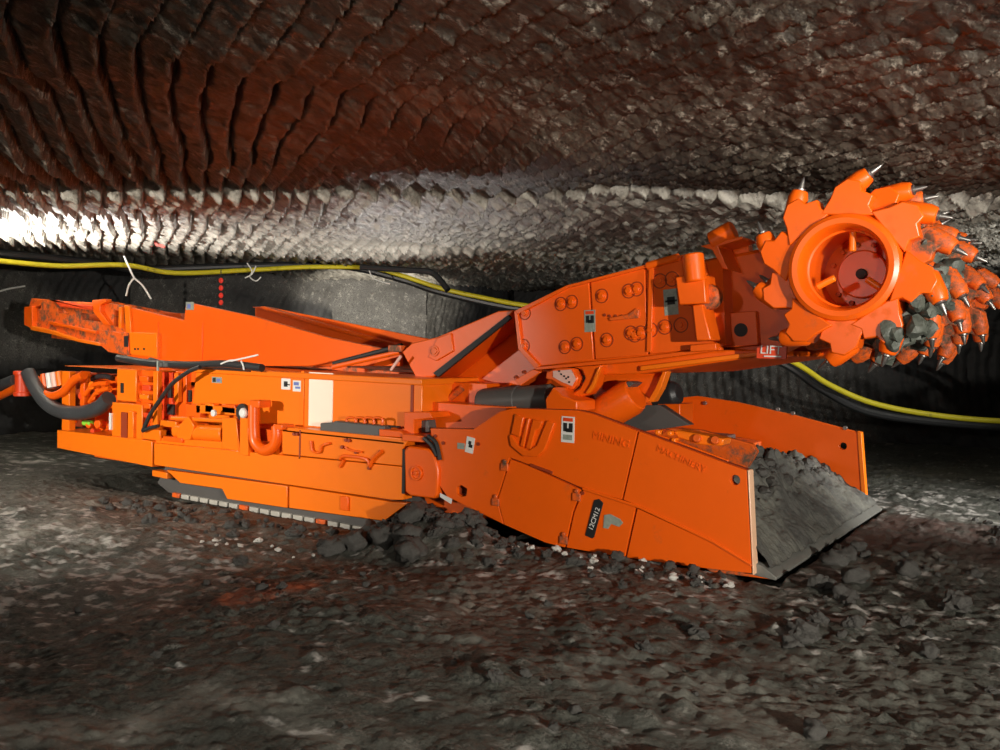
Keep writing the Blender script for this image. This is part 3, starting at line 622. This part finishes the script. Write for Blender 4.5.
def pan_muck(X, Y):
    top = .50 + .06 * fbm(X * 2, Y * 2, 3, 5) - .14 * sstep(2.2, 3.3, Y) + .05 * sstep(.7, .1, Y)
    face = .04 + np.clip((.10 - X) / .62, 0, 1) ** .8 * (top - .02)
    z = face - .30 * sstep(-.75, -1.5, X)
    c1, i1 = cell(X * 9, Y * 9, 3); c2, i2 = cell(X * 22, Y * 22, 8)
    am = sstep(-.05, -.4, X) * 1.3 + .35
    z = z + am * (.08 * (.5 - np.maximum(c1, .3)) + .03 * (.5 - np.maximum(c2, .3)) + .07 * fbm(X * 4, Y * 4, 5, 2))
    z = z + (.035 * fbm(X * 6, Y * 6, 5, 37) + .02 * (.5 - np.maximum(.3, cell(X * 13, Y * 13, 34)[0]))) * sstep(.11, .0, X)
    X2 = X + .05 * fbm(X * 3, Y * 3, 4, 33) * sstep(.11, .0, X)
    return z, X2, Y, {'patch': ((X + .42) ** 2 + (Y - 2.55) ** 2 < .05).astype(float)}
muck = height_mesh('muck_heap', np.linspace(-2.2, .11, 220), np.linspace(.06, 3.245, 300), pan_muck, COAL)
cm = MB()
for k in range(110):
    x = random.uniform(-.85, -.22); y = random.uniform(.15, 3.15); rr_ = .02 + .055 * random.random() ** 2
    z = float(pan_muck(np.array([[x]]), np.array([[y]]))[0][0, 0]); vs, fs = blob((x, y, z), rr_, k * 3.3, 1, 1, .8, 2, .5); cm.add(vs, fs)
tag(cm.build('muck_clods', LUMP, muck, bevel=0, smooth=False), kind='stuff')
tag(muck, 'heap of dark grey broken muck piled in the orange front scoop', 'muck heap', kind='stuff')

# ------------------------------------------------------------------ rock materials
def rockmat(name, base, lo, hi, rough, masks, bump=.5, bscale=14, specs=.5, grain=45, coat=0.):
    """masks: (attribute name, colour)"""
    m = bpy.data.materials.new(name); m.use_nodes = True; nt = m.node_tree; N = nt.nodes; L = nt.links
    b = N['Principled BSDF']; b.inputs['Specular IOR Level'].default_value = specs; b.inputs['Coat Weight'].default_value = coat; b.inputs['Coat Roughness'].default_value = .22
    tc = N.new('ShaderNodeTexCoord')
    def noi(s, d=8, r=.6):
        q = N.new('ShaderNodeTexNoise'); q.inputs['Scale'].default_value = s; q.inputs['Detail'].default_value = d; q.inputs['Roughness'].default_value = r
        L.new(tc.outputs['Object'], q.inputs['Vector']); return q.outputs['Fac']
    def ramp(src, p0, p1, c0=(0, 0, 0), c1=(1, 1, 1)):
        q = N.new('ShaderNodeValToRGB'); q.color_ramp.elements[0].position = p0; q.color_ramp.elements[1].position = p1
        q.color_ramp.elements[0].color = (*c0, 1); q.color_ramp.elements[1].color = (*c1, 1); L.new(src, q.inputs[0]); return q.outputs[0]
    def mix(f, a, c):
        q = N.new('ShaderNodeMix'); q.data_type = 'RGBA'; L.new(f, q.inputs[0]); L.new(a, q.inputs[6])
        if isinstance(c, tuple): q.inputs[7].default_value = (*c, 1)
        else: L.new(c, q.inputs[7])
        return q.outputs[2]
    col = ramp(noi(1.3), .35, .68, lo, base)
    col = mix(ramp(noi(9, 8, .75), .53, .64), col, hi)  # sharp pale spots; on the ceiling they paint in the glints
    col = mix(ramp(noi(grain, 4, .8), .52, .40), col, lo)
    col = mix(ramp(noi(grain * .7 + 3, 5, .8), .62, .74), col, hi)
    for k, c in masks:
        at = N.new('ShaderNodeAttribute'); at.attribute_name = k
        if k.startswith('x_'):
            col = mix(at.outputs['Fac'], col, c)
        else:
            mm = N.new('ShaderNodeMath'); mm.operation = 'MULTIPLY'; L.new(at.outputs['Fac'], mm.inputs[0]); L.new(ramp(noi(6, 6, .75), .33, .55), mm.inputs[1])
            col = mix(mm.outputs[0], col, c)
    L.new(col, b.inputs['Base Color'])
    rr_ = N.new('ShaderNodeMapRange'); L.new(noi(4), rr_.inputs[0]); rr_.inputs[3].default_value = rough - .12; rr_.inputs[4].default_value = rough + .2
    L.new(rr_.outputs[0], b.inputs['Roughness'])
    bp = N.new('ShaderNodeBump'); bp.inputs['Strength'].default_value = bump; bp.inputs['Distance'].default_value = .03
    L.new(noi(bscale, 12, .72), bp.inputs['Height']); L.new(bp.outputs[0], b.inputs['Normal']); L.new(bp.outputs[0], b.inputs['Coat Normal'])
    return m
# ------------------------------------------------------------------ ceiling
ZC = 2.95
def ceil_h(X, Y):
    wob = .25 * fbm(X * .35, Y * .35, 3, 1) + .03 * fbm(X * 2.2, Y * 2.2, 3, 2)
    s = .566 * X + .824 * Y + wob                    # across the cut rows
    d = -.824 * X + .566 * Y
    tt = -.467 * X + .884 * Y                        # away from the standing place
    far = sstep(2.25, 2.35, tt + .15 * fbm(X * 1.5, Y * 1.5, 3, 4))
    per = .185
    u = s / per + .07 * fbm(X * 2.5, Y * 2.5, 3, 77); row = np.floor(u); fu = u - row
    saw = fu ** 1.6
    dv = d / .62 + 3.1 * _h(row, row * 0, 31) + .5 * fbm(X * .8, Y * .8, 2, 6)
    dv = dv * (1 + .5 * far)
    cellv = np.floor(dv); fd = dv - cellv
    bh = _h(row, cellv, 12)
    amp = .075 * (.45 + 1.0 * np.clip(fbm(X * .6, Y * .6, 2, 11) * .7 + .5, 0, 1)) * (1 - .1 * far)
    z = -1.35 * amp * saw + .085 * np.exp(-((fu - .08) / .08) ** 2) - amp * (.22 + .5 * far) * bh - (.012 + .03 * far) * fd ** 3
    rdg = 1 - np.abs(fbm(X * 3, Y * 3, 5, 20)) * 2.2
    z += -.04 * fbm(X * 1.1, Y * 1.1, 4, 20) - .022 * rdg - .014 * fbm(X * 14, Y * 14, 3, 25)
    sm = sstep(.25, .0, np.abs((tt - 7.2) - .28 * (X + 3.6) + .3 * fbm(X * .7, Y * .7, 2, 40)) - .35) * sstep(-7.5, -6.4, X) * sstep(.5, -1.0, X)   # smooth parting plane
    z = z * (1 - .8 * sm)
    z = z - .04 * far - .03 * np.sin(tt * 2.1 + 1.2 * fbm(X * .4, Y * .4, 2, 8)) * (1 - far)
    rust = sstep(.1, .55, fbm(X * .55 + 4, Y * .55, 3, 50) * .5 + .66 - .36 * np.hypot((X - RC.x) / 1.25, (Y - RC.y) / .9))
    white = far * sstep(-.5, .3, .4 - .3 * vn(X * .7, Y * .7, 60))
    spray = ((np.hypot(X - SP[0].x, Y - SP[0].y) < .16) | (np.hypot(X - SP[1].x, Y - SP[1].y) < .12)).astype(float)
    return ZC + z, X, Y, {'rust': np.clip(rust, 0, 1), 'white': np.clip(far * .9, 0, 1), 'x_smooth': sm, 'x_spray': spray * .8}  # white: paler far rock, with lamp-lit brightness put into the colour
RC = P(235, 120, Z=2.95)
SP = [P(158, 245, Z=2.82), P(150, 254, Z=2.82)]
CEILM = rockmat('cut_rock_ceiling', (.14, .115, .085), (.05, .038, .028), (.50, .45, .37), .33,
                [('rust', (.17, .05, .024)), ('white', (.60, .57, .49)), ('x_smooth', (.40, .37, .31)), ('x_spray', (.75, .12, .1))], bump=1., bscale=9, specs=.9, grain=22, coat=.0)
def dens(a, b, lo, hi, mid, n):
    t = np.linspace(0, 1, n); w = np.interp(t, [0, lo, hi, 1], [1.8, 1, 1, 1.8]); c = np.cumsum(w); c = (c - c[0]) / (c[-1] - c[0]); return a + (b - a) * c
def axis(parts):
    out = []
    for a, b, st in parts: out += list(np.arange(a, b, st))
    return np.array(out + [parts[-1][1]])
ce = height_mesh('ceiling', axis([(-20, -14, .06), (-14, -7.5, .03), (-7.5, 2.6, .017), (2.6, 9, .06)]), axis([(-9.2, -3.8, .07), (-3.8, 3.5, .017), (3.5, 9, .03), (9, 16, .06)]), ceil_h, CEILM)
tag(ce, kind='structure')
# ------------------------------------------------------------------ floor
def ground(X, Y):
    base = -.23 + .20 * sstep(-3.4, -1.2, X) 
    base = base - .02 + .05 * fbm(X * .45, Y * .45, 3, 70)
    # muck banked against the machine's near side
    bank = np.exp(-((Y + .25) / .35) ** 2) * (.05 * sstep(-7.5, -4, X) * sstep(-1.2, -2.2, X) + .22 * np.exp(-((X + 2.5) / .65) ** 2))
    # ruts towards the camera
    rut = .05 * np.sin(Y * 2.1 + .5 * X + 1.5 * fbm(X * .4, Y * .4, 2, 75)) * sstep(0, -1, Y)
    return base + bank + rut * .6
def floor_h(X, Y):
    g = ground(X, Y)
    wx = .35 * fbm(X * 3, Y * 3, 3, 88); wy = .35 * fbm(X * 3, Y * 3, 3, 89)
    c1, i1 = cell(X * 5 + wx, Y * 5 + wy, 81); c2, i2 = cell(X * 11 + 2 * wx, Y * 11 + 2 * wy, 83); c3, i3 = cell(X * 27, Y * 27, 85)
    m1 = sstep(.6, .85, i1) * sstep(-.1, .4, fbm(X * .6, Y * .6, 3, 90)); m2 = sstep(.3, .8, i2) * sstep(-.45, .2, fbm(X * .9, Y * .9, 3, 92))
    z = g + .06 * m1 * np.clip(.5 - c1, 0, 1) + .045 * m2 * np.clip(.55 - c2, 0, 1) + .014 * sstep(.3, .7, i3) * np.clip(.55 - c3, 0, 1)
    z += .025 * fbm(X * 3, Y * 3, 5, 95) + .006 * (1 - 2.5 * np.abs(fbm(X * 6, Y * 6, 5, 96))) + .010 * fbm(X * 24, Y * 24, 3, 97) * (.4 + sstep(-.2, .3, fbm(X, Y, 3, 98)))
    under = sstep(-.05, .05, Y) * sstep(3.35, 3.25, Y) * sstep(-8, -7.6, X) * sstep(.2, .1, X)
    z = z - under * .12
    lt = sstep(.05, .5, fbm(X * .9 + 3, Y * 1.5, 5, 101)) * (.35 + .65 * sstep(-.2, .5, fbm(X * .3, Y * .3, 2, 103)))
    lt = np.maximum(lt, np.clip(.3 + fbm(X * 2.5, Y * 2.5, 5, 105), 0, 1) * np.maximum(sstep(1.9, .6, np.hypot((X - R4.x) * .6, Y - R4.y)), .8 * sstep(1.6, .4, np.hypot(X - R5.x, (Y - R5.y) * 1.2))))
    red = np.maximum(sstep(.22, .16, np.hypot((X - R1.x) * .8, (Y - R1.y) * .55) + .05 * fbm(X * 6, Y * 6, 3, 110)), .10 * sstep(.5, .25, np.hypot((X - R2.x) * .8, (Y - R2.y) * .8) + .1 * fbm(X * 4, Y * 4, 3, 111)))
    wine = sstep(1.3, .7, np.hypot((X - R3.x) * .8, (Y - R3.y) * 1.3) + .3 * fbm(X * 2, Y * 2, 3, 112)) * .8
    pale = sstep(.66, .76, fbm(X * 11, Y * 15, 5, 120) * .5 + .5 + .14 * vn(X * .5, Y * .5, 121)) 
    return z, X, Y, {'light': np.clip(lt, 0, 1), 'red': red, 'wine': wine, 'pale': pale}
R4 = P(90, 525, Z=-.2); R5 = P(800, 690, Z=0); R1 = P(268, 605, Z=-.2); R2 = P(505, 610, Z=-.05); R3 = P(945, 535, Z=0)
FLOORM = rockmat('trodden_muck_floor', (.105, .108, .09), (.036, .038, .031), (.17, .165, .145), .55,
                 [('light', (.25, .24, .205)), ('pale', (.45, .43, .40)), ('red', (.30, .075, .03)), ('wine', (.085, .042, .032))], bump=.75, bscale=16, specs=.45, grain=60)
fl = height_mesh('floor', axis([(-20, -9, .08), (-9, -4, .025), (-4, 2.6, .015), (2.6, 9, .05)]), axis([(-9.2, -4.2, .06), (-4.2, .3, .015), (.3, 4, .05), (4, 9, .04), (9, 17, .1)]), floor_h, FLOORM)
tag(fl, kind='structure')
# ------------------------------------------------------------------ walls
WALLM = rockmat('grey_cut_rock_wall', (.14, .135, .12), (.05, .047, .042), (.24, .23, .2), .6, [('x_black', (.02, .02, .02))], bump=.8, bscale=9)
def wall(name, a, b, z0=-.5, z1=3.1, seed=0, groove=1., black=0., shade_from=None):
    a = Vector((a[0], a[1])); b = Vector((b[0], b[1])); L = (b - a).length; d = (b - a) / L; nrm = Vector((d.y, -d.x))
    xs = np.arange(0, L + .05, .045); zs = np.arange(z0, z1, .045)
    def hf(S, Zz):
        arc = S + .5 * np.sqrt(np.maximum(0, 1.5 ** 2 - (Zz - 1.3) ** 2))
        r = np.floor(arc / .16); fr = arc / .16 - r
        o = groove * (.035 * fr + .03 * _h(r, np.floor(Zz / .25 + 3 * _h(r, r * 0, 2)), 3 + seed)) + .10 * fbm(S * .6, Zz * .9, 4, 130 + seed) + .03 * fbm(S * 4, Zz * 5, 4, 135 + seed)
        blk = sstep(.05, .3, fbm(S * .3, Zz * .7, 3, 140 + seed) + black)  # random dark patches; the black offset also adds painted shade
        if shade_from: blk = np.maximum(blk, sstep(shade_from, shade_from + 1.2, S + .5 * fbm(S, Zz, 3, 7)))  # shade towards the far end, painted as near-black rock
        return Zz, a.x + d.x * S + nrm.x * o, a.y + d.y * S + nrm.y * o, {'x_black': blk}
    o = height_mesh(name, xs, zs, hf, WALLM); tag(o, kind='structure'); return o
def G(px, py): p = P(px, py, Z=2.85); return (p.x, p.y)
w0 = (-19.5, -4); w1 = G(-5, 250.5); w2 = G(130, 263); w3 = G(330, 276); w4 = G(426, 280)
wall('wall_left', (-20, -9), w1, seed=1)
wall('wall_left_rear', w1, w2, seed=2, black=.5)
wall('wall_middle', w2, w3, seed=3, black=.05)
wall('wall_pillar', w3, w4, seed=4, groove=.4, black=-.6)
w5 = (w4[0] + .3, w4[1] + 3.0); w6 = (-3.6, 13.0); w7 = (-4.8, 9.6); w8 = (.6, 11.0); w9 = (7, 12.5)
wall('wall_recess_side', w4, w5, seed=5, black=.6)
wall('wall_recess_back', w5, w6, seed=6, black=.45)
wall('wall_pillar_side', w6, w7, seed=7, black=.3)
wall('wall_back', w7, w8, seed=8, groove=2.4, black=-.15, shade_from=2.6)
wall('wall_right', w8, w9, seed=9, black=1.)  # dark all over, standing in for shade
wall('wall_right_side', w9, (8.8, -9), seed=10)
wall('wall_front', (8.9, -9), (-20, -9), seed=12)
# slab of rock hanging from the ceiling over the recess
def slab(name, pts, z0, z1, m):
    mm = MB(); n = len(pts); mm.add([(x, y, z0) for x, y in pts] + [(x, y, z1) for x, y in pts], [tuple(range(n)), tuple(range(n, 2 * n))] + [(i, (i + 1) % n, (i + 1) % n + n, i + n) for i in range(n)])
    return mm.build(name, m, None, bevel=.05)

# ------------------------------------------------------------------ cables
def cable(name, pts, r, m, label, cat='cable', **k):
    o = MB().tube([P(x, y, D=d) for x, y, d in pts], r, 10, 8).build(name, m, None, bevel=0); tag(o, label, cat, **k); return o
cable('power_cable', [(-60, 255, 12), (0, 261, 12.6), (60, 266, 13.2), (125, 265, 13.6), (175, 273, 14), (250, 270, 14.6), (310, 267, 15), (370, 268, 15.2), (400, 275, 15.2), (440, 288, 15), (480, 297, 14.8), (530, 306, 14.4), (600, 312, 14), (700, 330, 13.2), (785, 358, 12.4), (830, 385, 12.2), (880, 405, 12.2), (960, 418, 12.2), (1060, 424, 12.2)],
      .038, YELLOW, 'bright yellow power cable slung along the rock just under the ceiling')
cable('trailing_cable', [(-60, 247, 12.7), (0, 253, 13), (100, 263, 14), (140, 269, 14.2), (250, 266, 14.8), (340, 266, 15.4), (400, 279, 15.4), (440, 292, 15.2), (520, 309, 14.8), (620, 318, 14.2), (700, 336, 13.4), (780, 362, 12.6), (820, 388, 12.4), (870, 412, 12.3), (960, 424, 12.3), (1060, 430, 12.3)],
      .06, RUBBER, 'thick black rubber cable slung just beneath the yellow cable')
cable('looped_hose', [(360, 267, 14.6), (405, 270, 14.6), (430, 272, 14.6), (440, 280, 14.5), (448, 290, 14.4)], .05, RUBBER, 'short black hose looping down behind the yellow cable above the boom', 'hose')
m = MB(); D0 = 13.2
for pts in ([(124, 256), (128, 265), (134, 278)], [(134, 278), (129, 285), (126, 296)], [(134, 278), (143, 286), (151, 299)]): m.tube([P(x, y, D=D0) for x, y in pts], .014, 6, 4)
tag(m.build('hanging_twine', TWINE, None, bevel=0), 'white forked twine hanging from the yellow cable at left', 'twine')
m = MB(); m.tube([P(x, y, D=14.2) for x, y in ((247, 263), (252, 271), (250, 277), (256, 281), (261, 277))], .011, 6, 4); m.tube([P(x, y, D=14.2) for x, y in ((256, 266), (252, 274), (245, 278))], .011, 6, 4)
tag(m.build('cable_tie_wire', TWINE, None, bevel=0), 'curled white tie wire round the cable above the conveyor wing', 'wire')
m = MB(); m.tube([P(x, y, D=14.8) for x, y in ((368, 266), (372, 277), (380, 281), (390, 284))], .011, 6, 4)
tag(m.build('cable_tie_wire', TWINE, None, bevel=0), 'white tie wire dangling from the cable in front of the pale pillar', 'wire')
m = MB(); m.tube([P(x, y, D=14.2) for x, y in ((-6, 293), (8, 289), (25, 286))], .014, 6, 4)
tag(m.build('loose_wire', TWINE, None, bevel=0), 'thin pale wire sticking out of the wall at the far left edge', 'wire')
rs = empty('reflector_strand', P(221, 306, D=13.5)); tag(rs, 'short hanging strand of red round reflectors above the conveyor', 'reflector strand')
MB().tube([P(221, 270, D=13.5), P(221, 290, D=13.5), P(221, 306, D=13.5)], .008, 6, 3).build('string', BLACK, rs, bevel=0)
for y in (280.5, 288, 295.5, 302.5):
    p = P(221, y, D=13.45); MB().rev(p + Vector((0, .02, 0)), p - Vector((0, .02, 0)), [(0, .03), (.3, .042), (.7, .042), (1, .03)], 16).build('reflector', REDP, rs, bevel=.003)

# ------------------------------------------------------------------ loose lumps (individuals)
meshes = {}
def lump_mesh(i, m, key):
    if (i, key) in meshes: return meshes[(i, key)]
    vs, fs = blob((0, 0, 0), 1, i * 13.7 + 2, 1, .85, .72, 3, .55)
    mm = MB().add(vs, fs); me = bpy.data.meshes.new('rock_lump'); me.from_pydata(mm.v, [], mm.f); me.materials.append(m)
    for p in me.polygons: p.use_smooth = False if i % 3 == 0 else True
    meshes[(i, key)] = me; return me
def gz(x, y): return float(floor_h(np.array([[x]]), np.array([[y]]))[0][0, 0])
def scatter(n, fx, rlo, rhi, m, key, label, group, cat='rock'):
    for k in range(n):
        x, y = fx(); r = rlo + (rhi - rlo) * random.random() ** 2
        o = bpy.data.objects.new('rock_lump', lump_mesh(random.randrange(6), m, key)); COL.objects.link(o)
        o.location = (x, y, gz(x, y) + r * .35); o.scale = (r, r, r); o.rotation_euler = (random.uniform(-.4, .4), random.uniform(-.4, .4), random.uniform(0, 6.28))
        tag(o, label, cat, group)
U = random.uniform
scatter(46, lambda: (U(-3.3, -2.0), -.08 - abs(random.gauss(0, .3))), .04, .15, LUMP, 'd', 'dark grey lump of muck heaped under the round pivot block and rear of the scoop', 'dark lumps heaped by the pivot block')
scatter(60, lambda: (U(-6.4, -3.3), -.22 - abs(random.gauss(0, .35))), .02, .07, LUMP, 'd', 'dark lump of muck lying along the crawler track skirt', 'lumps along the track skirt')
scatter(60, lambda: (U(-2.1, -.1), -.1 - abs(random.gauss(0, .24))), .015, .055, LUMP, 'd', 'dark lump of muck lying along the bottom edge of the scoop side', 'lumps along the scoop side')
scatter(26, lambda: (U(-1.8, .0), -.08 - abs(random.gauss(0, .22))), .012, .038, PALEROCK, 'p', 'small pale stone among the dark muck below the scoop side', 'pale stones below the scoop side', 'stone')
scatter(16, lambda: (U(-4.4, -3.2), -.75 - abs(random.gauss(0, .18))), .012, .04, PALEROCK, 'p', 'small pale stone on the floor in front of the crawler track', 'pale stones before the track', 'stone')
scatter(30, lambda: (U(.2, 1.6), U(-1.2, 1.6)), .02, .09, LUMP, 'd', 'dark lump of muck on the floor in front of the scoop lip', 'lumps before the scoop lip')
scatter(24, lambda: (U(.9, 3.2), U(2.2, 6.5)), .03, .10, LUMP, 'd', 'dark lump of rock on the lit floor right of the scoop', 'lumps on the lit floor at right')
scatter(40, lambda: (U(-3.5, 1.6), U(-3.4, -1.0)), .012, .05, LUMP, 'd', 'small dark lump scattered over the open floor in the foreground', 'lumps on the foreground floor')

# ------------------------------------------------------------------ light: lamps of the place plus unseen fill spots added for brightness, dim air
W = bpy.data.worlds.new('World'); SC.world = W; W.use_nodes = True
W.node_tree.nodes['Background'].inputs[0].default_value = (.9, .85, .8, 1); W.node_tree.nodes['Background'].inputs[1].default_value = .004
def spot(loc, at, power, ang, blend=.6, size=.25, col=(1, .93, .82)):
    l = bpy.data.lights.new('lamp_or_fill_spot', 'SPOT'); l.energy = power; l.spot_size = math.radians(ang); l.spot_blend = blend; l.shadow_soft_size = size; l.color = col
    o = bpy.data.objects.new('lamp_or_fill_spot', l); COL.objects.link(o); o.location = loc
    o.rotation_euler = (Vector(at) - Vector(loc)).to_track_quat('-Z', 'Y').to_euler(); return o
spot((7.2, -6.0, 1.75), (-1.6, .3, 1.2), 3500, 60, .9, .07)            # flash lamp right of the camera
spot((-6.6, -7.4, 1.9), (-6.4, .2, .6), 2500, 62, .9, .10)             # second lamp, left of the camera
spot((-9.9, .0, 1.75), (-9.65, .3, 2.95), 700, 126, .3, .12, (1, .97, .92))        # lamp past the left edge thrown up at the ceiling
spot((-7.4, 3.9, .6), (-7.0, 2.6, 2.95), 200, 120, .6, .12, (1, .97, .92))        # added lamp hidden behind the machine, spreads light on the ceiling
FR = P(955, 506, Z=0); spot((4.4, 3.4, 1.5), (FR.x + .2, FR.y, .0), 1500, 58, .9, .12, (1, .97, .92))             # lamp beyond the right edge, down on the floor
CR = P(965, 235, Z=2.95); spot((5.5, 4.5, 1.2), (CR.x, CR.y, 3.1), 1500, 64, .9, .12, (1, .97, .92))             # and up on the ceiling
spot((-7.2, 4.4, 1.0), ((w3[0] + w4[0]) / 2, (w3[1] + w4[1]) / 2, 2.35), 2200, 40, .7, .12)                 # added lamp behind the machine to brighten the pillar
spot((7.6, -4.6, 1.7), (.8, 1.6, 5.4), 2900, 56, .9, .06, (1, .95, .88))   # added lamp at the right, skims the ceiling for relief
spot((-1.0, -8.2, 2.3), (.3, -2.6, .0), 300, 72, 1., .15)   # added fill behind the standing place, on the floor
spot((3.2, -7.8, .9), (-.8, .6, 5.4), 900, 50, .9, .10, (1, .95, .88))   # added fill throwing light up on the ceiling
SC.view_settings.view_transform = 'Standard'; SC.view_settings.look = 'None'; SC.view_settings.gamma = 1; SC.view_settings.exposure = 0
SC.view_settings.use_curve_mapping = False
SC.cycles.max_bounces = 6; SC.cycles.diffuse_bounces = 2
